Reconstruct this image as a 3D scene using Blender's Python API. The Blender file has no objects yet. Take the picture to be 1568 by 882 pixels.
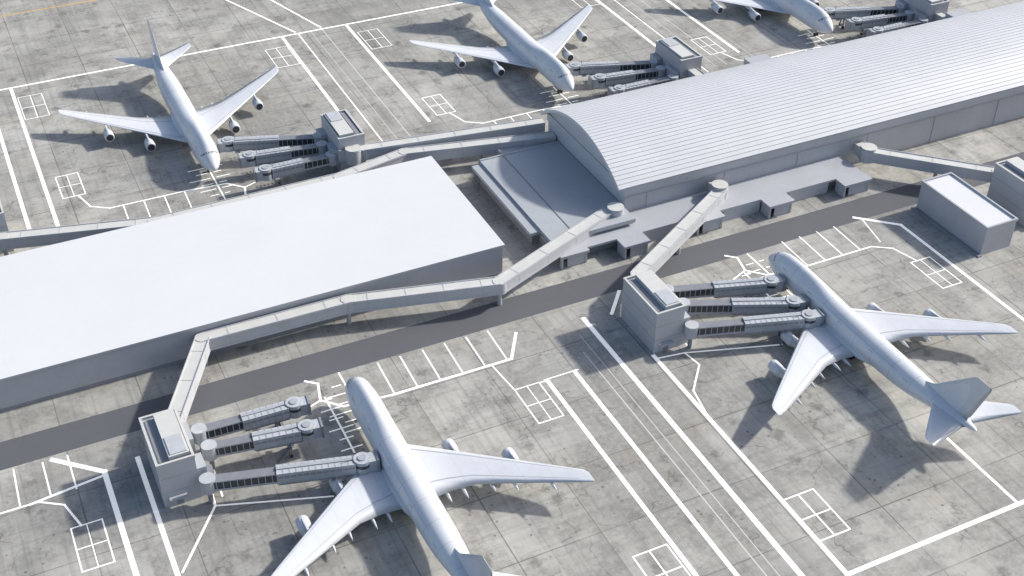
import bpy, math, random
from mathutils import Vector, Matrix
random.seed(4)
sc=bpy.context.scene
# ------------------------------------------------------------------ materials
def newmat(name):
    m=bpy.data.materials.new(name); m.use_nodes=True
    nt=m.node_tree; b=nt.nodes['Principled BSDF']
    return m,nt,b
def N(nt,t,**k):
    n=nt.nodes.new(t)
    for a,v in k.items(): setattr(n,a,v)
    return n
def math_(nt,op,a,b=None,c=None,clamp=False):
    n=nt.nodes.new('ShaderNodeMath'); n.operation=op; n.use_clamp=clamp
    for i,v in enumerate((a,b,c)):
        if v is None: continue
        if isinstance(v,(int,float)): n.inputs[i].default_value=v
        else: nt.links.new(v,n.inputs[i])
    return n.outputs[0]
def mixc(nt,fac,a,b,mode='MIX'):
    n=nt.nodes.new('ShaderNodeMix'); n.data_type='RGBA'; n.blend_type=mode
    if isinstance(fac,(int,float)): n.inputs[0].default_value=fac
    else: nt.links.new(fac,n.inputs[0])
    for i,v in ((6,a),(7,b)):
        if isinstance(v,tuple): n.inputs[i].default_value=(*v,1)
        else: nt.links.new(v,n.inputs[i])
    return n.outputs[2]
def noise(nt,vec,scale,detail=4,rough=.55):
    n=nt.nodes.new('ShaderNodeTexNoise'); n.inputs['Scale'].default_value=scale
    n.inputs['Detail'].default_value=detail; n.inputs['Roughness'].default_value=rough
    nt.links.new(vec,n.inputs['Vector']); return n.outputs['Fac']
def ramp(nt,v,lo,hi):
    n=nt.nodes.new('ShaderNodeMapRange'); n.inputs[1].default_value=lo; n.inputs[2].default_value=hi
    nt.links.new(v,n.inputs[0]); return n.outputs[0]
def paint(name,col,var=.08,rough=.55,scale=.25,metal=0,seam=None,spec=.4):
    m,nt,b=newmat(name)
    tc=N(nt,'ShaderNodeTexCoord'); v=tc.outputs['Object']
    n1=noise(nt,v,scale,5); n2=noise(nt,v,scale*9,3)
    f=math_(nt,'ADD',math_(nt,'MULTIPLY',n1,.7),math_(nt,'MULTIPLY',n2,.3))
    f=ramp(nt,f,.3,.7)
    lo=tuple(c*(1-var*1.6) for c in col); hi=tuple(min(1,c*(1+var)) for c in col)
    c=mixc(nt,f,lo,hi)
    if seam:
        ax,per,wid,dark=seam
        sx=N(nt,'ShaderNodeSeparateXYZ'); nt.links.new(v,sx.inputs[0])
        md=math_(nt,'FRACT',math_(nt,'DIVIDE',sx.outputs[ax],per))
        k=math_(nt,'LESS_THAN',md,wid/per)
        c=mixc(nt,math_(nt,'MULTIPLY',k,dark),c,tuple(x*.35 for x in col))
    nt.links.new(c,b.inputs['Base Color'])
    b.inputs['Roughness'].default_value=rough; b.inputs['Metallic'].default_value=metal
    b.inputs['Specular IOR Level'].default_value=spec
    return m
M={}
M['air']=paint('aircraft_paint',(.72,.745,.78),.05,.24,.12,seam=(1,6.1,.14,.35),spec=.75)
M['wing']=paint('wing_paint',(.72,.74,.775),.05,.32,.2,seam=(0,5.3,.12,.16),spec=.5)
M['airdark']=paint('engine_dark',(.05,.053,.06),.2,.5,1)
M['lip']=paint('engine_lip',(.66,.68,.71),.05,.3,1)
M['glass']=paint('dark_glass',(.045,.052,.062),.2,.15,.6,spec=.6)
M['cock']=paint('cockpit_glass',(.26,.28,.305),.1,.2,.6,spec=.6)
M['roofw']=paint('white_membrane_roof',(.735,.74,.75),.022,.55,.05)
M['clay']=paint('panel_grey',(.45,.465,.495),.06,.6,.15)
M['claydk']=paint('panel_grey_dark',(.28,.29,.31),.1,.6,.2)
M['wall']=paint('wall_cladding',(.45,.46,.49),.06,.62,.1,seam=(0,6.0,.1,.15))
M['roofm']=paint('metal_roof',(.63,.645,.675),.04,.5,.06,seam=(0,12.0,.15,.12))
M['groove']=paint('roof_groove',(.30,.31,.33),.1,.6,.2)
M['annex']=paint('annex_roof',(.44,.465,.49),.06,.6,.08)
M['gable']=paint('gable_cladding',(.58,.595,.62),.05,.6,.08)
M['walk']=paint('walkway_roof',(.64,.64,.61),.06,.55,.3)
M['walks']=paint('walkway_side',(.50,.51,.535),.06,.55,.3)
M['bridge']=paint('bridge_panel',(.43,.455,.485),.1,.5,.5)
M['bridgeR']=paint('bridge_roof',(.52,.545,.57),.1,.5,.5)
M['steel']=paint('steel_support',(.25,.26,.285),.12,.5,.8)
M['tyre']=paint('tyre_rubber',(.03,.03,.032),.2,.8,2)
M['road']=paint('asphalt_road',(.125,.13,.142),.05,.8,.06)
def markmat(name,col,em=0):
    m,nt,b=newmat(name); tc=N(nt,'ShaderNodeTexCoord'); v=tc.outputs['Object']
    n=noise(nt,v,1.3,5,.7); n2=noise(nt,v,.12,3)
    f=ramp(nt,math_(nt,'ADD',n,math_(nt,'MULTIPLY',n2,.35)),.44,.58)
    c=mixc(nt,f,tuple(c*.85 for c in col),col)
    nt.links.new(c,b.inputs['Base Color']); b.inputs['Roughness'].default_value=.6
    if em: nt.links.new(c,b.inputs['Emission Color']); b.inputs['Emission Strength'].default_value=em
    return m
# stand lines are unlit paint; low emission added so the white looks glowing
M['mark']=markmat('white_marking_glow_paint',(.98,.97,.93),.3); M['markf']=markmat('faded_marking_paint',(.66,.65,.62)); M['marky']=markmat('orange_marking_paint',(.75,.45,.12))
def concrete():
    m,nt,b=newmat('concrete_apron'); tc=N(nt,'ShaderNodeTexCoord'); v=tc.outputs['Object']
    sx=N(nt,'ShaderNodeSeparateXYZ'); nt.links.new(v,sx.inputs[0]); X,Y=sx.outputs[0],sx.outputs[1]
    K=.93
    def C_(r,g,b_): return (r*K,g*K,b_*K)
    def joint(c,per,w,off=0):
        md=math_(nt,'FRACT',math_(nt,'DIVIDE',math_(nt,'ADD',c,off),per))
        return math_(nt,'LESS_THAN',md,w/per)
    def cell(px,py,seed):
        cb=N(nt,'ShaderNodeCombineXYZ')
        nt.links.new(math_(nt,'FLOOR',math_(nt,'DIVIDE',math_(nt,'ADD',X,seed),px)),cb.inputs[0])
        nt.links.new(math_(nt,'FLOOR',math_(nt,'DIVIDE',Y,py)),cb.inputs[1]); cb.inputs[2].default_value=seed
        w=N(nt,'ShaderNodeTexWhiteNoise'); nt.links.new(cb.outputs[0],w.inputs['Vector']); return w.outputs['Value']
    big=noise(nt,v,.022,6,.65); med=noise(nt,v,.11,7,.72); fine=noise(nt,v,.9,5,.7)
    c=mixc(nt,ramp(nt,big,.38,.62),C_(.31,.303,.28),C_(.545,.533,.49))
    c=mixc(nt,math_(nt,'MULTIPLY',ramp(nt,med,.46,.6),.72),c,C_(.225,.22,.205))
    c=mixc(nt,math_(nt,'MULTIPLY',ramp(nt,fine,.35,.7),.36),c,C_(.66,.645,.59))
    warm=noise(nt,v,.06,5,.65)
    c=mixc(nt,math_(nt,'MULTIPLY',ramp(nt,warm,.52,.7),.38),c,C_(.38,.335,.26))
    s1=cell(18,18,0); s2=cell(18,6,3.3)
    c=mixc(nt,math_(nt,'MULTIPLY',ramp(nt,s1,.2,1),.2),c,C_(.23,.23,.22))
    c=mixc(nt,math_(nt,'MULTIPLY',math_(nt,'GREATER_THAN',s2,.93),.14),c,C_(.68,.66,.62))
    for sc_,st in (((.9,.02,1),.42),((.02,.6,1),.32),((.25,.012,1),.34)):
        mp=N(nt,'ShaderNodeMapping'); nt.links.new(v,mp.inputs[0]); mp.inputs['Scale'].default_value=sc_
        st_=noise(nt,mp.outputs[0],1,4,.6)
        c=mixc(nt,math_(nt,'MULTIPLY',ramp(nt,st_,.52,.72),st),c,C_(.18,.178,.172))
    vo=N(nt,'ShaderNodeTexVoronoi'); vo.inputs['Scale'].default_value=.42; nt.links.new(v,vo.inputs['Vector'])
    msk=ramp(nt,noise(nt,v,.05,4,.6),.43,.58)
    sp=math_(nt,'LESS_THAN',math_(nt,'ADD',vo.outputs['Distance'],math_(nt,'MULTIPLY',fine,.22)),.245)
    c=mixc(nt,math_(nt,'MULTIPLY',math_(nt,'MULTIPLY',sp,msk),.6),c,C_(.10,.098,.093))
    vo2=N(nt,'ShaderNodeTexVoronoi'); vo2.inputs['Scale'].default_value=.12; nt.links.new(v,vo2.inputs['Vector'])
    sp2=math_(nt,'SUBTRACT',.45,math_(nt,'ADD',vo2.outputs['Distance'],math_(nt,'MULTIPLY',fine,.47)))
    c=mixc(nt,math_(nt,'MULTIPLY',ramp(nt,sp2,0,.14),.55),c,C_(.13,.125,.115))
    vc=N(nt,'ShaderNodeTexVoronoi',feature='DISTANCE_TO_EDGE'); vc.inputs['Scale'].default_value=.04
    wv=N(nt,'ShaderNodeVectorMath',operation='ADD'); nt.links.new(v,wv.inputs[0])
    nn=N(nt,'ShaderNodeTexNoise'); nn.inputs['Scale'].default_value=.15; nn.inputs['Detail'].default_value=4; nt.links.new(v,nn.inputs['Vector'])
    ms=N(nt,'ShaderNodeVectorMath',operation='SCALE'); nt.links.new(nn.outputs['Color'],ms.inputs[0]); ms.inputs['Scale'].default_value=9
    nt.links.new(ms.outputs[0],wv.inputs[1]); nt.links.new(wv.outputs[0],vc.inputs['Vector'])
    ck=math_(nt,'LESS_THAN',vc.outputs['Distance'],.0055)
    c=mixc(nt,math_(nt,'MULTIPLY',math_(nt,'MULTIPLY',ck,ramp(nt,med,.42,.6)),.55),c,C_(.12,.12,.11))
    jn=ramp(nt,noise(nt,v,.05,4,.6),.42,.62)
    j=math_(nt,'MAXIMUM',joint(X,18,.27),joint(Y,18,.27)); jf=math_(nt,'MAXIMUM',joint(X,6,.12),joint(Y,9,.12))
    c=mixc(nt,math_(nt,'MULTIPLY',math_(nt,'MULTIPLY',jf,jn),.16),c,C_(.13,.13,.12))
    c=mixc(nt,math_(nt,'MULTIPLY',math_(nt,'MULTIPLY',j,math_(nt,'ADD',math_(nt,'MULTIPLY',jn,.5),.5)),.72),c,C_(.10,.098,.09))
    nt.links.new(c,b.inputs['Base Color'])
    b.inputs['Roughness'].default_value=.75
    bp=N(nt,'ShaderNodeBump'); bp.inputs['Strength'].default_value=.3; bp.inputs['Distance'].default_value=.1
    nt.links.new(fine,bp.inputs['Height']); nt.links.new(bp.outputs[0],b.inputs['Normal'])
    return m
M['conc']=concrete()
# ------------------------------------------------------------------ mesh helpers
def empty(name,loc=(0,0,0),rz=0):
    e=bpy.data.objects.new(name,None); sc.collection.objects.link(e); e.location=loc; e.rotation_euler=(0,0,rz); e.empty_display_size=2; return e
class MB:
    def __init__(s): s.v=[];s.f=[];s.m=[];s.mats=[];s.sm=[]
    def mi(s,k):
        if k not in s.mats: s.mats.append(k)
        return s.mats.index(k)
    def add(s,vs,fs,k,smooth=False):
        o=len(s.v); s.v+= [tuple(p) for p in vs]
        i=s.mi(k)
        for f in fs: s.f.append([o+a for a in f]); s.m.append(i); s.sm.append(smooth)
    def box(s,x0,x1,y0,y1,z0,z1,k,top=None):
        vs=[(x0,y0,z0),(x1,y0,z0),(x1,y1,z0),(x0,y1,z0),(x0,y0,z1),(x1,y0,z1),(x1,y1,z1),(x0,y1,z1)]
        s.add(vs,[(0,3,2,1),(0,1,5,4),(1,2,6,5),(2,3,7,6),(3,0,4,7)],k); s.add(vs[4:],[(0,1,2,3)],top or k)
    def beam(s,a,b,w,z0,z1,k,top=None,z0b=None,z1b=None,off=0):
        a=Vector(a[:2]);b=Vector(b[:2]);d=(b-a).normalized();n=Vector((-d.y,d.x))
        z0b=z0 if z0b is None else z0b; z1b=z1 if z1b is None else z1b
        a=a+n*off;b=b+n*off;h=n*w/2
        vs=[(a.x-h.x,a.y-h.y,z0),(b.x-h.x,b.y-h.y,z0b),(b.x+h.x,b.y+h.y,z0b),(a.x+h.x,a.y+h.y,z0),(a.x-h.x,a.y-h.y,z1),(b.x-h.x,b.y-h.y,z1b),(b.x+h.x,b.y+h.y,z1b),(a.x+h.x,a.y+h.y,z1)]
        s.add(vs,[(0,3,2,1),(0,1,5,4),(1,2,6,5),(2,3,7,6),(3,0,4,7)],k); s.add(vs[4:],[(0,1,2,3)],top or k)
    def cyl(s,x,y,r,z0,z1,k,n=20,top=None):
        vs=[(x+r*math.cos(2*math.pi*i/n),y+r*math.sin(2*math.pi*i/n),z) for z in (z0,z1) for i in range(n)]
        s.add(vs,[(i,(i+1)%n,n+(i+1)%n,n+i) for i in range(n)],k,True)
        s.add(vs,[tuple(range(n-1,-1,-1)),tuple(range(n,2*n))],top or k)
    def wheel(s,x,y,z,r,w,n=14,k='tyre'):
        vs=[(x+sx,y+r*math.cos(2*math.pi*i/n),z+r*math.sin(2*math.pi*i/n)) for sx in (-w/2,w/2) for i in range(n)]
        s.add(vs,[(i,(i+1)%n,n+(i+1)%n,n+i) for i in range(n)]+[tuple(range(n-1,-1,-1)),tuple(range(n,2*n))],k)
    def loft(s,rings,k,smooth=True,cap=True):
        n=len(rings[0]); vs=[p for r in rings for p in r]; fs=[]
        for j in range(len(rings)-1):
            for i in range(n): fs.append((j*n+i,j*n+(i+1)%n,(j+1)*n+(i+1)%n,(j+1)*n+i))
        s.add(vs,fs,k,smooth)
        if cap: s.add(rings[0],[tuple(range(n-1,-1,-1))],k); s.add(rings[-1],[tuple(range(n))],k)
    def obj(s,name,parent=None,fix=False):
        me=bpy.data.meshes.new(name); me.from_pydata(s.v,[],s.f); 
        for k in s.mats: me.materials.append(M[k])
        me.polygons.foreach_set('material_index',s.m); me.polygons.foreach_set('use_smooth',s.sm)
        me.update()
        if fix:
            import bmesh
            bm=bmesh.new(); bm.from_mesh(me); bmesh.ops.recalc_face_normals(bm,faces=bm.faces); bm.to_mesh(me); bm.free()
        o=bpy.data.objects.new(name,me); sc.collection.objects.link(o)
        if parent: o.parent=parent
        return o
# ------------------------------------------------------------------ ground, road, markings
g=MB(); g.add([(-2500,-1500,0),(3500,-1500,0),(3500,4000,0),(-2500,4000,0)],[(0,1,2,3)],'conc'); g.obj('apron_ground')
g=MB(); g.add([(-600,211.3,.004),(900,211.3,.004),(900,220,.004),(-600,220,.004)],[(0,1,2,3)],'road'); g.obj('service_road')
mk=MB(); zc=[.008]
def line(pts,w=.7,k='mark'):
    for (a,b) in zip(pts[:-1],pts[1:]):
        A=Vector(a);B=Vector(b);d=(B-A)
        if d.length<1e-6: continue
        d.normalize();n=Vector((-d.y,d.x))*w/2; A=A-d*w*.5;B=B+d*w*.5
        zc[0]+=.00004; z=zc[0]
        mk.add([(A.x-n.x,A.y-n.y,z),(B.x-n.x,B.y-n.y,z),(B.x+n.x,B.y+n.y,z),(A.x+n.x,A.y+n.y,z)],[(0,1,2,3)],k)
def rect(x0,x1,y0,y1,w=.4,div=1,dx=0):
    line([(x0,y0),(x1,y0),(x1,y1),(x0,y1),(x0,y0)],w)
    for i in range(1,div): y=y0+(y1-y0)*i/div; line([(x0,y),(x1,y)],w)
    if dx: line([(x0+dx,y0),(x0+dx,y1)],w)
TH=1.0
for x,y0 in ((101,188.5),(108,189),(119,205),(13,203)): line([(x,y0),(x,40)],TH if x!=119 else 1.2)
line([(113,194),(113,40)],.26,'markf'); line([(115.2,200),(115.2,60)],.2,'markf')
line([(100.4,189.2),(109,189.2)],.35)
line([(-3,210),(6,202),(6,40)],1.1)
line([(205,213),(214,205),(214,40)],.9)
line([(127,186),(127,115),(420,115)],1.0); line([(126,204),(132,211)],.85)
line([(-8,115),(6,115)],1.0)
line([(169.5,139),(169.5,115.5)],.7)
def svc(tr,full=True):
    t=lambda L:[tr(*p) for p in L]
    line(t([(52,211.5),(54.3,209.5),(53,204),(57,200),(68,199)]),.55)
    if full: line(t([(68,199),(97,199),(102,207)]),.7)
    else: line(t([(68,199),(88.5,199),(93,196),(95,189)]),.45)
    line(t([(48,202),(53,204)]),.45)
    for x in (68.5,74,79.5,85,90.5,96)[:6 if full else 4]: line(t([(x,199.4),(x+.3,210.5)]),.34)
    if full: line(t([(92,198.6),(93,189)]),.34)
    line(t([(93,189),(99,189),(99,177),(93,177),(93,189)]),.3)
    line(t([(93,183),(99,183)]),.24); line(t([(96,189),(96,177)]),.22)
    if full: line(t([(99,189),(101,188.5)]),.3)
svc(lambda x,y:(x,y)); svc(lambda x,y:(x-96,y),False); svc(lambda x,y:(x+112,y+1.2),False)
line([(-9,199),(6,201)],.6)
for x in (-40,-5,0): line([(x,199.5),(x,210)],.34)
line([(204,201),(206.5,212)],.34)
for f_ in (lambda x,y:(115.5-x,500-y),lambda x,y:(225-x,500-y),lambda x,y:(322-x,500-y)): svc(f_,False)
def ladder(cx,ny,s):
    line([(cx,ny+9*s),(cx,ny-12*s)],.4)
    for i,wd in enumerate((3,5,4,6.5,4,5.5)):
        y=ny+(5-3.0*i)*s; line([(cx-wd,y),(cx-1.0,y)],.32); line([(cx+1.0,y),(cx+wd*.7,y)],.32)
for cx in (59.7,169.6): ladder(cx,202,1)
for cx in (56,166,263): ladder(cx,300.5,-1)
for cx in (54.2,164.2):
    line([(cx,204.5),(cx,185.5)],.4)
    for i,wd in enumerate((1.2,2.2,1.4,2.6,1.4,2.2)): line([(cx-wd,203.5-i*3.3),(cx+wd,203.5-i*3.3)],.34)
line([(24,183),(46,175.5)],.4); line([(25,196),(24,183),(14,169)],.5); line([(26.5,196),(26,185)],.35)
line([(127,185),(134,184),(134.8,179),(128.8,172),(127,163)],.42); line([(134,184),(156,177)],.38); line([(136,199),(136,186)],.35)
rect(92.5,100,124,136,.32,2,3.6); rect(127.3,134.6,124,136,.34,2,3.6)
line([(-200,382.5),(500,382.5)],.8)
line([(13,297),(13,382)],TH); line([(6,296),(6,360)],TH); line([(0,296),(0,360)],.4)
for o in (0,110):
    line([(100+o,300),(100+o,382)],TH); line([(105.6+o,301),(105.6+o,382)],.42); line([(114+o,303),(114+o,382)],.32,'markf'); line([(110+o,303),(110+o,382)],.2,'markf')
    line([(122.5+o,309),(122.5+o,382)],TH)
    rect(92+o,99.4+o,361,375,.24,2,3.6); rect(124+o,131+o,361,375,.24,2,3.6)
rect(14,21,360,375,.24,2,3.6)
line([(84,437),(105,384)],.65); line([(98,437),(114,384)],.65); line([(204,437),(215,384)],.55); line([(215,437),(226,384)],.55)
line([(-200,438),(500,438)],.6,'marky')
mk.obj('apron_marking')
# ------------------------------------------------------------------ airliner
def airfoil(x,yle,chord,z,th,axis='z',n=7):
    up=[];lo=[]
    for i in range(n+1):
        t=i/n; c=t**1.5
        h=th*(1.484*math.sqrt(c)-.63*c-1.758*c*c+1.4215*c**3-.5075*c**4)
        up.append((c,h)); lo.append((c,-h*.75))
    pts=up+lo[-2:0:-1]
    if axis=='z': return [(x,yle+chord*c,z+h) for c,h in pts]
    return [(h,yle+chord*c,z) for c,h in pts]
def airliner(cx,ny,rz):
    e=empty('airliner',(cx,ny,0),rz)
    b=MB()
    S=[(0,.04,4.95,5.05),(.25,.55,4.45,5.55),(.8,1.1,3.95,6.2),(1.8,1.75,3.4,7.1),(3,2.25,2.95,8.1),(4.3,2.65,2.65,8.9),(6,2.95,2.45,9.5),(8,3.15,2.3,9.85),(10.5,3.25,2.2,10.0),(16,3.25,2.2,9.95),(19,3.25,2.2,9.7),(22,3.25,2.2,9.2),(25,3.25,2.2,8.8),(28,3.25,2.2,8.65),(36,3.25,2.2,8.6),(44,3.25,2.2,8.6),(50,3.18,2.45,8.6),(54,3.0,3.0,8.58),(58,2.65,3.8,8.52),(62,2.2,4.75,8.42),(66,1.62,5.7,8.25),(69.5,1.05,6.5,8.02),(71.8,.6,7.0,7.8),(72.5,.2,7.25,7.55)]
    rings=[];n=32
    for y,w,zb,zt in S:
        zc_=min(5.4,(zb+zt)/2) if y<40 else (zb+zt)/2
        k=max(0,(zt-8.7))/1.3*.22 if y>2 else 0
        r=[]
        for i in range(n):
            a=2*math.pi*i/n; c,s_=math.cos(a),math.sin(a)
            if c>=0: r.append((w*s_*(1-k*c*c*1.2),y,zc_+(zt-zc_)*c))
            else: r.append((w*s_,y,zc_+(zc_-zb)*c))
        rings.append(r)
    b.loft(rings,'air'); b.obj('fuselage',e,True)
    b=MB(); rr=[]
    for y,w,h in ((20,.3,.2),(22,2.2,.9),(26,3.7,1.5),(33,3.9,1.6),(39,3.4,1.35),(43,2,.8),(45,.3,.2)):
        rr.append([(w*math.sin(2*math.pi*i/16),y,3.0+h*math.cos(2*math.pi*i/16)) for i in range(16)])
    b.loft(rr,'air'); b.obj('belly_fairing',e,True)
    b=MB()
    def P(y,a,sg,pr=.05):
        for (ya,wa,ba,ta),(yb,wb,bb,tb) in zip(S[:-1],S[1:]):
            if ya<=y<=yb:
                t=(y-ya)/(yb-ya); w=wa+(wb-wa)*t; zb=ba+(bb-ba)*t; zt=ta+(tb-ta)*t
        zc_=min(5.4,(zb+zt)/2) if y<40 else (zb+zt)/2; a=math.radians(a); c,s_=math.cos(a),math.sin(a)
        k=max(0,(zt-8.7))/1.3*.22
        return (sg*(w*s_*(1-k*c*c*1.2)+pr*s_),y,zc_+(zt-zc_)*c+pr*max(c,0))
    for sg in (-1,1):
        for (y0,y1,a0,a1) in ((3.25,3.75,5,28),(3.6,4.1,33,50),(4.2,4.7,53,62)):
            b.add([P(y0,a0,sg),P(y0+.25,a1,sg),P(y1+.3,a1,sg),P(y1,a0,sg)],[(0,1,2,3)],'cock')
        for y in (9.2,19.5,31,42,53.5):
            for (a,c2) in ((y-.6,y-.5),(y+.5,y+.6)):
                b.add([P(a,97,sg,.03),P(c2,97,sg,.03),P(c2,60,sg,.03),P(a,60,sg,.03)],[(0,1,2,3)],'claydk')
            b.add([P(y-.6,60,sg,.03),P(y+.6,60,sg,.03),P(y+.6,58.5,sg,.03),P(y-.6,58.5,sg,.03)],[(0,1,2,3)],'claydk')
        for a0 in (48,):
            ys=[24,30,36,44,50]
            for ya,yb in zip(ys[:-1],ys[1:]): b.add([P(ya,a0,sg,.03),P(yb,a0,sg,.03),P(yb,a0+1.2,sg,.03),P(ya,a0+1.2,sg,.03)],[(0,1,2,3)],'clay')
    b.obj('windows_and_doors',e)
    for sg in (-1,1):
        b=MB()
        st=[(0,18.5,20.5,2.9,1.0),(3,21,17.6,3.05,.95),(7.5,24.9,13.7,3.45,.72),(12.3,29.1,10.4,3.95,.52),(22,37.5,7.2,4.85,.33),(30.5,44.9,4.5,5.7,.2),(32.4,46.7,3.7,5.95,.13),(32.9,47.8,2.6,6.0,.06)]
        b.loft([airfoil(sg*x,y,c,z,t*.9) for x,y,c,z,t in st],'wing')
        for x,yt,z in ((6.3,38.8,3.0),(9.6,39.4,3.3),(15,40.5,3.85),(19,43.0,4.25),(25.5,46.9,4.85)):
            L=2.8 if x<16 else 2.2
            b.loft([[(sg*x+r*math.sin(2*math.pi*i/8),yt+dy,z-.25+r*1.2*math.cos(2*math.pi*i/8)) for i in range(8)] for dy,r in ((-L,.05),(-L*.6,.3),(0,.34),(L*.45,.2),(L*.75,.03))],'wing')
        b.obj('wing',e,True)
        b=MB()
        def ws(x):
            for p_,q_ in zip(st[:-1],st[1:]):
                if p_[0]<=x<=q_[0]: t=(x-p_[0])/(q_[0]-p_[0]); return [p_[i]+(q_[i]-p_[i])*t for i in range(5)]
        def sk(x,cf):
            _,yl,ch,z,th=ws(x); th*=.9
            h=th*(1.484*math.sqrt(cf)-.63*cf-1.758*cf*cf+1.4215*cf**3-.5075*cf**4); return (sg*x,yl+ch*cf,z+h+.035)
        for cf in (.12,.74):
            xs_=[3.4,7.5,12.3,17,22,26,30.5]
            for a_,c_ in zip(xs_[:-1],xs_[1:]): b.add([sk(a_,cf),sk(c_,cf),sk(c_,cf+.016),sk(a_,cf+.016)],[(0,1,2,3)],'clay')
        b.obj('wing_shut_lines',e)
        b=MB()
        for x,yle,zc_,rad in ((12.3,24.2,1.95,1.42),(22,32.8,2.95,1.38)):
            prof=[(0,1.12),(-.0,1.3),(.15,1.42),(.9,1.5),(2.4,1.47),(3.6,1.3),(3.6,1.05),(4.9,.78),(4.9,.6),(6.1,.1)]
            prof=[(d,r*rad/1.5) for d,r in prof]
            b.loft([[(sg*x+r*math.sin(2*math.pi*i/24),yle+d,zc_+r*math.cos(2*math.pi*i/24)) for i in range(24)] for d,r in prof],'lip')
            b.loft([[(sg*x+r*math.sin(2*math.pi*i/24),yle-.02+d,zc_+r*math.cos(2*math.pi*i/24)) for i in range(24)] for d,r in ((0,1.1*rad/1.5),(.01,.01))],'airdark')
            wz=3.95 if x<15 else 4.85; wy=29.1 if x<15 else 37.5
            b.loft([[(sg*x-.2,yy,zz),(sg*x+.2,yy,zz),(sg*x+.2,yy,zb),(sg*x-.2,yy,zb)] for yy,zz,zb in ((yle+.9,zc_+1.4,zc_+1.2),(wy-.2,wz-.05,zc_+.9),(wy+2,wz+.05,zc_+.9),(wy+4,wz-.1,wz-.5))],'wing',False)
        b.obj('engines',e,True)
    b=MB()
    for sg in (-1,1):
        b.loft([airfoil(sg*x,y,c,z,t) for x,y,c,z,t in ((0,60.0,10.5,6.9,.5),(1.6,61.2,9.0,7.05,.45),(11.1,69.6,3.4,8.25,.14),(11.7,70.6,2.5,8.35,.08))],'wing')
    b.obj('tailplane',e,True)
    b=MB()
    b.loft([airfoil(0,y,c,z,t,'x') for z,y,c,t in ((7.6,53.5,16.2,.6),(8.5,56.5,13.2,.52),(9.8,59.2,11.2,.45),(18.6,68.2,5.0,.16),(19.3,69.2,4.0,.1))],'wing')
    b.obj('tail_fin',e,True)
    b=MB()
    for x,y in ((0,7.8),(-1.9,35.5),(1.9,35.5),(-5.2,33.0),(5.2,33.0)):
        b.box(x-.14,x+.14,y-.14,y+.14,.6,3.0,'steel')
        for dx in (-.45,.45):
            for dy in ((0,) if x==0 else (-.75,.75)): b.wheel(x+dx,y+dy,.6,.6,.36)
    b.obj('landing_gear',e)
for cx in (56,166,263): airliner(cx,300.4,0)
for cx in (59.7,169.6): airliner(cx,202.2,math.pi)
# ------------------------------------------------------------------ concourse (flat white roof)
e=empty('concourse_building')
b=MB(); b.box(-160,109.2,229.6,275.3,0,8.55,'wall'); b.obj('walls',e)
b=MB(); b.box(-160.3,109.6,229.1,275.7,8.55,9.1,'clay','roofw')
b.obj('roof',e)
b=MB()
b.box(-160,109.2,229.45,229.6,0,.8,'claydk')
b.box(-160,109.3,229.5,229.6,7.9,8.2,'clay')
b.obj('wall_trim',e)
# ------------------------------------------------------------------ terminal
e=empty('terminal_building')
X0,X1=147.3,460; YC,HW,Z0,RISE=257.8,22.6,12.0,7.7
R_=(HW*HW+RISE*RISE)/(2*RISE); ZC=Z0+RISE-R_; A0=math.asin(HW/R_)
def arc(t,dr=0): a=-A0+2*A0*t; return (YC+(R_+dr)*math.sin(a),ZC+(R_+dr)*math.cos(a))
nst=38; prof=[]
for i in range(nst):
    t0,t1=i/nst,(i+1)/nst; tg=t1-.085/nst
    prof+= [(arc(t0),'roofm'),(arc((t0+tg)/2),'roofm'),(arc(tg),'groove'),(arc(tg,-.12),'groove'),(arc(t1,-.12),'groove')]
prof.append((arc(1),None))
b=MB()
for i in range(len(prof)-1):
    (y0,z0),k=prof[i]; (y1,z1),_=prof[i+1]
    b.add([(144.9,y0,z0),(X1,y0,z0),(X1,y1,z1),(144.9,y1,z1)],[(0,1,2,3)],k)
m_=38
for i in range(m_):
    (ya,za),(yb,zb)=arc(i/m_),arc((i+1)/m_); (yc,zc_),(yd,zd)=arc(i/m_,-.9),arc((i+1)/m_,-.9)
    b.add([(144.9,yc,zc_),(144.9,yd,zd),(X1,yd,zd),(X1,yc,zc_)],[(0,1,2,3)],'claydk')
    b.add([(144.88,ya,za),(144.88,yb,zb),(144.88,yd,zd),(144.88,yc,zc_)],[(0,3,2,1)],'roofm')
(ya,za),(yc,zc_)=arc(0),arc(0,-.9); b.add([(144.9,ya,za),(X1,ya,za),(X1,yc,zc_),(144.9,yc,zc_)],[(0,1,2,3)],'roofm')
b.obj('barrel_roof',e)
b=MB()
b.box(X0,X1,235.9,279.7,0,9.2,'wall'); b.box(X0-.25,X1,235.35,280.2,9.2,11.6,'clay')
b.box(X0-.4,X1,235.1,235.35,9.0,9.25,'claydk')
for x in range(154,450,24): b.box(x,x+.25,235.7,235.9,0,9.0,'clay')
pts=[arc(i/24,-.95) for i in range(25)]
gv=[(X0,y,z) for y,z in pts]+[(X0,280.2,11.6),(X0,235.35,11.6)]
b.add(gv,[tuple(range(len(gv)-1,-1,-1))],'gable')
b.add([(X0-.26,235.35,9.2),(X0-.26,280.2,9.2),(X0-.26,280.2,11.6),(X0-.26,235.35,11.6)],[(0,3,2,1)],'gable')
b.add([(X0-.02,235.95,0),(X0-.02,279.7,0),(X0-.02,279.7,9.2),(X0-.02,235.95,9.2)],[(0,3,2,1)],'gable')
b.obj('walls',e)
b=MB()
b.box(122.6,147.0,229.5,272.5,4.9,6.0,'clay','annex')
b.box(123.6,147.0,230.5,271.8,0,4.9,'claydk')
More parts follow.
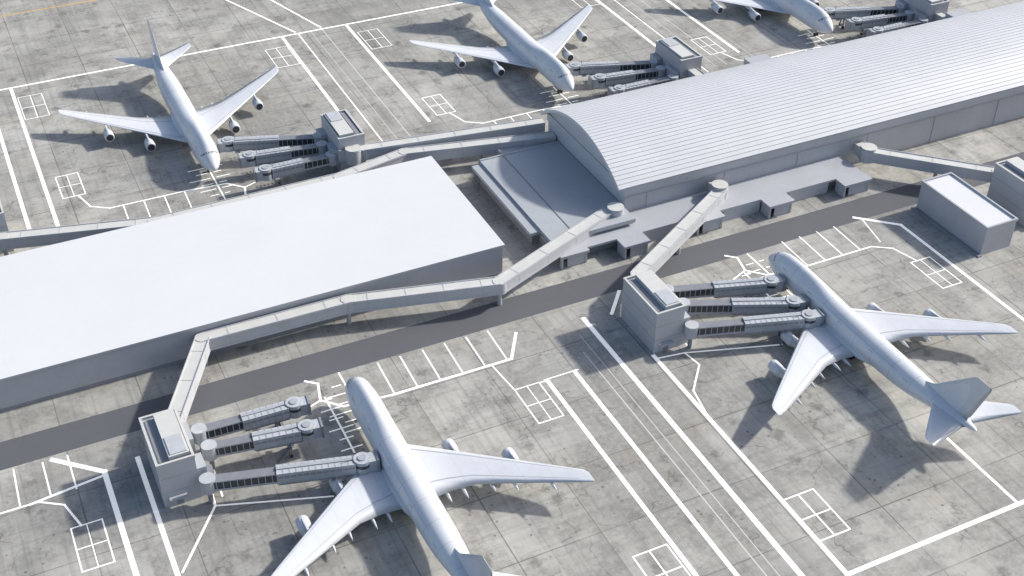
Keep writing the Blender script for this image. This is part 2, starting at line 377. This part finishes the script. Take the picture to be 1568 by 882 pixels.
b.box(119.8,122.6,235.5,271.8,4.5,5.4,'clay','annex'); b.box(121.5,123.6,238,270,0,4.5,'claydk')
b.box(129.4,129.65,229.6,272.4,6.0,6.12,'claydk'); b.box(122.6,147,272.2,272.7,6.0,6.3,'clay')
b.box(130,147.0,272.7,279,0,5.4,'clay','annex')
b.obj('annex_block',e)
b=MB()
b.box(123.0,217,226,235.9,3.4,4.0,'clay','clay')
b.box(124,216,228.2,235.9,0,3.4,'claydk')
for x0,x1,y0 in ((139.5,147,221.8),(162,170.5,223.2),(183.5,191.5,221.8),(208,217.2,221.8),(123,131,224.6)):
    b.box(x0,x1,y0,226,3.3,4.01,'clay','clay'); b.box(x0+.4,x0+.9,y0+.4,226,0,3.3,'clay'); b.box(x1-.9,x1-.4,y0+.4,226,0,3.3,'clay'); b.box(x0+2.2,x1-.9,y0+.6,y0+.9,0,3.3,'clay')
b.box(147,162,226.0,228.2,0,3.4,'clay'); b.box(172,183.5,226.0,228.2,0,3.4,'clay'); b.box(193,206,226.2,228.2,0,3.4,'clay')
b.obj('podium_canopies',e)
b=MB(); b.box(220,228,281,289,0,9.2,'clay'); b.box(300,308,281,289,0,9.2,'clay'); b.obj('north_stair_block',e)
# ------------------------------------------------------------------ gate buildings
def gate(x0,y0,fl):
    e=empty('gate_building',(x0+3.7,y0+7.6,0),0 if fl==1 else math.pi)
    b=MB(); w,d=3.7,7.6
    b.box(-w,w,-d,d,0,11.0,'clay','annex')
    for a in ((-w-.1,w+.1,-d-.1,-d+.4),(-w-.1,w+.1,d-.4,d+.1),(-w-.1,-w+.4,-d+.4,d-.4),(w-.4,w+.1,-d+.4,d-.4)): b.box(*a,11.0,11.6,'clay','walk')
    b.box(-1.0,w-.6,-d+.8,d-.8,11.0,12.2,'clay','walk'); b.box(-.6,w-1.0,-d+1.2,-d+6.5,12.2,12.4,'clay','bridgeR')
    b.box(-2.9,-1.8,-d+1,d-1,11.0,11.25,'claydk')
    for z in (3.8,7.6): b.box(-w-.03,w+.03,-d-.03,d+.03,z,z+.1,'claydk')
    b.box(-1.2,.1,-d-.1,-d,0,2.2,'claydk'); b.box(-2.6,.9,-d-1.2,-d-.1,2.4,2.6,'clay')
    b.box(w,w+1.9,-d+.2,-d+4.5,0,7.6,'clay','annex'); b.box(w,w+1.6,-d+9,d-.6,3.6,7.6,'clay','annex')
    b.box(w+1.9,w+3.2,-d+1,-d+1.9,0,3.2,'steel')
    for z in (1.6,3.2,4.8): b.box(w+1.9,w+3.3,-d+.9,-d+3.2,z,z+.1,'steel')
    b.obj('block',e)
    return e
gate(14.9,186.5,1); gate(127.3,186.7,1); gate(243.2,189.8,1)
gate(88.6,290.6,-1); gate(198.9,291.8,-1); gate(296,291.8,-1); gate(-6.4,291.2,-1)
e=empty('service_building'); b=MB()
b.box(223.2,233,185.2,209.8,0,8.0,'clay'); b.box(223.0,233.2,185.0,210,8.0,8.15,'clay','roofw')
for a in ((223.0,233.2,185.0,185.5),(223.0,233.2,209.5,210),(223.0,223.5,185.5,209.5),(232.7,233.2,185.5,209.5)): b.box(*a,8.15,8.6,'clay')
b.box(222.0,223.2,184.5,210.3,0,.35,'claydk')
b.obj('block',e)
# ------------------------------------------------------------------ elevated walkways
def walkway(pts,piers=(),zb=4.0,zt=7.0,w=3.3,rots=()):
    e=empty('elevated_walkway'); b=MB()
    for i,(a,c) in enumerate(zip(pts[:-1],pts[1:])):
        dz=.003*i
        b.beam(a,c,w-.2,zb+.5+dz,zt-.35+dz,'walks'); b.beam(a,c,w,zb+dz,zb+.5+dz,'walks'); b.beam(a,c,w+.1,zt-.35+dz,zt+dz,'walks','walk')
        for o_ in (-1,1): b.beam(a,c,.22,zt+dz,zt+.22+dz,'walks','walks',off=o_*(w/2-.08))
        A=Vector(a);C=Vector(c);L=(C-A).length;d=(C-A)/L
        k=int(L/9)
        for j in range(k):
            p=A+d*(j+.5)*L/k; b.beam(p-d*.08,p+d*.08,w-.14,zb+.5,zt-.35,'clay'); b.beam(p-d*.1,p+d*.1,w-.4,zt+dz,zt+.06+dz,'walks')
    for j,p in enumerate(pts[1:-1]):
        b.cyl(p[0],p[1],w*.53,zb-.05,zt+.12,'walks',24,'walk')
    for p in rots: b.cyl(p[0],p[1],2.2,zb-.3,zt+.9,'walks',24,'walk'); b.cyl(p[0],p[1],2.3,zt+.4,zt+.6,'clay',24)
    b.obj('corridor',e)
    b=MB()
    for p in piers: b.cyl(p[0],p[1],.55,0,zb,'clay',14); b.beam((p[0]-.9,p[1]),(p[0]+.9,p[1]),1.6,zb-.5,zb-.01,'clay')
    b.obj('piers',e)
walkway([(20.4,201.5),(34,227.6),(68.2,227.2),(103.3,218.7),(143,235.2)],[(33.6,226.9),(68,227.2),(103.3,218.7)],rots=[(143.6,234.2)])
walkway([(131.5,202),(134.6,207.4),(174,231),(174,235)],[(153.6,218.7)],rots=[(174,232)])
walkway([(222.5,235),(222.5,230.7),(247.2,206.9),(247.2,205)],[(236,217.8)],rots=[(222.5,231)])
walkway([(-40,300),(-18,292),(-1,288),(35,279),(84.6,279.5),(105.2,284.3),(147,275.2)],[(-1,288),(105.2,284.3),(126,279.7),(60,279.2)])
walkway([(88.6,292),(95,289.5),(147,282.2)],[(120,286)],4.8,7.9,rots=[(92,289.2)])
walkway([(203,292),(203,280)],[],4.8,7.9); walkway([(300,292),(300,280)],[],4.8,7.9)
# ------------------------------------------------------------------ jet bridges
def jet(S_,E_,cab=1,zs=5.4,split=.44):
    e=empty('jet_bridge'); b=MB()
    S_=Vector(S_);E_=Vector(E_);d=(E_-S_);L=d.length;d/=L
    z0=3.9;z1=6.5
    b.cyl(S_.x,S_.y,1.6,z0-.3,z1+.25,'bridge',18,'bridgeR'); b.cyl(S_.x,S_.y,.5,0,z0-.3,'steel',12)
    m=S_+d*L*split; n2=E_-d*1.4
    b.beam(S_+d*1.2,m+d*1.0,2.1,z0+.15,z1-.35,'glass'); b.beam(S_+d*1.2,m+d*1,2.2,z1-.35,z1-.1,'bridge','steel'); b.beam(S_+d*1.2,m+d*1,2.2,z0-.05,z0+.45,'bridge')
    k=int(L*split/1.4)
    for j in range(k): p=S_+d*(1.6+j*(L*split-1.2)/k); b.beam(p,p+d*.14,2.22,z0+.4,z1-.3,'bridge')
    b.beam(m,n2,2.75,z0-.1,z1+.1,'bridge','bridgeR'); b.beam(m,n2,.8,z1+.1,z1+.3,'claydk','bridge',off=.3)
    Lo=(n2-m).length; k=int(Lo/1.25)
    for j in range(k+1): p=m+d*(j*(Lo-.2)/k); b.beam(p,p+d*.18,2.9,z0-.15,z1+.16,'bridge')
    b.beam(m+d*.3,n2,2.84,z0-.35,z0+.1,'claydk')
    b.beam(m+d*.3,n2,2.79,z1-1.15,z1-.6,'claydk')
    b.obj('tunnel',e)
    b=MB(); b.cyl(E_.x,E_.y,1.75,z0-.3,z1+.35,'bridge',20,'bridgeR'); b.cyl(E_.x,E_.y,1.82,z1-1.2,z1-.5,'glass',20); b.cyl(E_.x,E_.y,.9,z1+.35,z1+.55,'bridge',14)
    cd=Vector((cab,-.12 if cab>0 else .12)).normalized()
    b.beam(E_+cd*.8,E_+cd*2.8,2.8,z0-.2,z1+.1,'bridge','bridgeR'); b.beam(E_+cd*2.8,E_+cd*3.25,3.1,z0-.3,z1+.3,'claydk')
    b.obj('cab',e)
    b=MB(); p=S_+d*L*.8
    for o in (-1.35,1.35):
        b.beam(p-d*.18,p+d*.18,.35,.8,z0-.1,'steel',off=o)
        q=p+Vector((-d.y,d.x))*o; b.wheel(q.x,q.y,.55,.55,.5)
    b.beam(p-d*.3,p+d*.3,3.3,.75,1.15,'steel'); b.beam(p-d*.35,p+d*.35,3.6,z0-.6,z0-.3,'steel')
    q=E_-d*3.2
    for j in range(9): 
        b.beam(q-d*(j*.42),q-d*(j*.42+.4),.9,z0-.42*j-.12,z0-.42*j,'steel',off=2.3)
    b.beam(q+d*.1,q+d*1.4,1.2,z0-.15,z0,'steel',off=2.1)
    b.cyl(E_.x-d.x*1.9,E_.y-d.y*1.9,.1,z1,z1+1.6,'steel',6)
    b.obj('drive_column_and_stair',e)
jet((25.7,199),(45.8,198.4),1); jet((26.3,193.4),(46,190.5),1); jet((23.6,184.3),(53,176.5),1)
jet((138.2,199.6),(162.6,192),1); jet((138.8,193.4),(162.6,183),1); jet((136,185.2),(162.6,177),1)
for dx in (0,110,207.3):
    jet((86.6+dx,303.5),(63.0+dx,311.6),-1); jet((86.0+dx,298.6),(66.2+dx,301.4),-1); jet((86.6+dx,292.2),(68+dx,292.4),-1)
jet((252,201),(270,196),1)
# ------------------------------------------------------------------ world, sun, camera
az=math.degrees(math.atan2(-.0,1)); el=33
S_=Vector((math.cos(math.radians(el))*math.cos(math.radians(az)),math.cos(math.radians(el))*math.sin(math.radians(az)),math.sin(math.radians(el))))
l=bpy.data.lights.new('sun','SUN'); l.energy=4.3; l.angle=math.radians(2.6); l.color=(1,.965,.90)
o=bpy.data.objects.new('sun',l); sc.collection.objects.link(o); o.rotation_euler=S_.to_track_quat('Z','Y').to_euler(); o.location=(300,200,300)
w=bpy.data.worlds.new('World'); sc.world=w; w.use_nodes=True; nt=w.node_tree
sk=nt.nodes.new('ShaderNodeTexSky'); sk.sky_type='NISHITA'; sk.sun_disc=False; sk.sun_elevation=math.radians(el); sk.sun_rotation=math.radians(90-az); sk.dust_density=2.5; sk.air_density=.95
nt.links.new(sk.outputs[0],nt.nodes['Background'].inputs[0]); nt.nodes['Background'].inputs[1].default_value=.15
sc.view_settings.view_transform='Standard'; sc.view_settings.look='None'; sc.view_settings.exposure=0
pi_,h,ro=math.radians(36.705),math.radians(25.979),math.radians(.548)
gx=Vector((math.sin(h),math.cos(h),0)); rx=Vector((math.cos(h),-math.sin(h),0)); Z=Vector((0,0,1))
fw=gx*math.cos(pi_)-Z*math.sin(pi_); up=gx*math.sin(pi_)+Z*math.cos(pi_)
r=rx*math.cos(ro)+up*math.sin(ro); u=-rx*math.sin(ro)+up*math.cos(ro)
cam=bpy.data.cameras.new('camera'); co=bpy.data.objects.new('camera',cam); sc.collection.objects.link(co)
m=Matrix.Identity(4)
for i in range(3): m[i][0]=r[i];m[i][1]=u[i];m[i][2]=-fw[i]
m.translation=Vector((0,0,185.2)); co.matrix_world=m
cam.sensor_width=36; cam.lens=1932.6/1568*36; cam.clip_start=1; cam.clip_end=8000
sc.camera=co
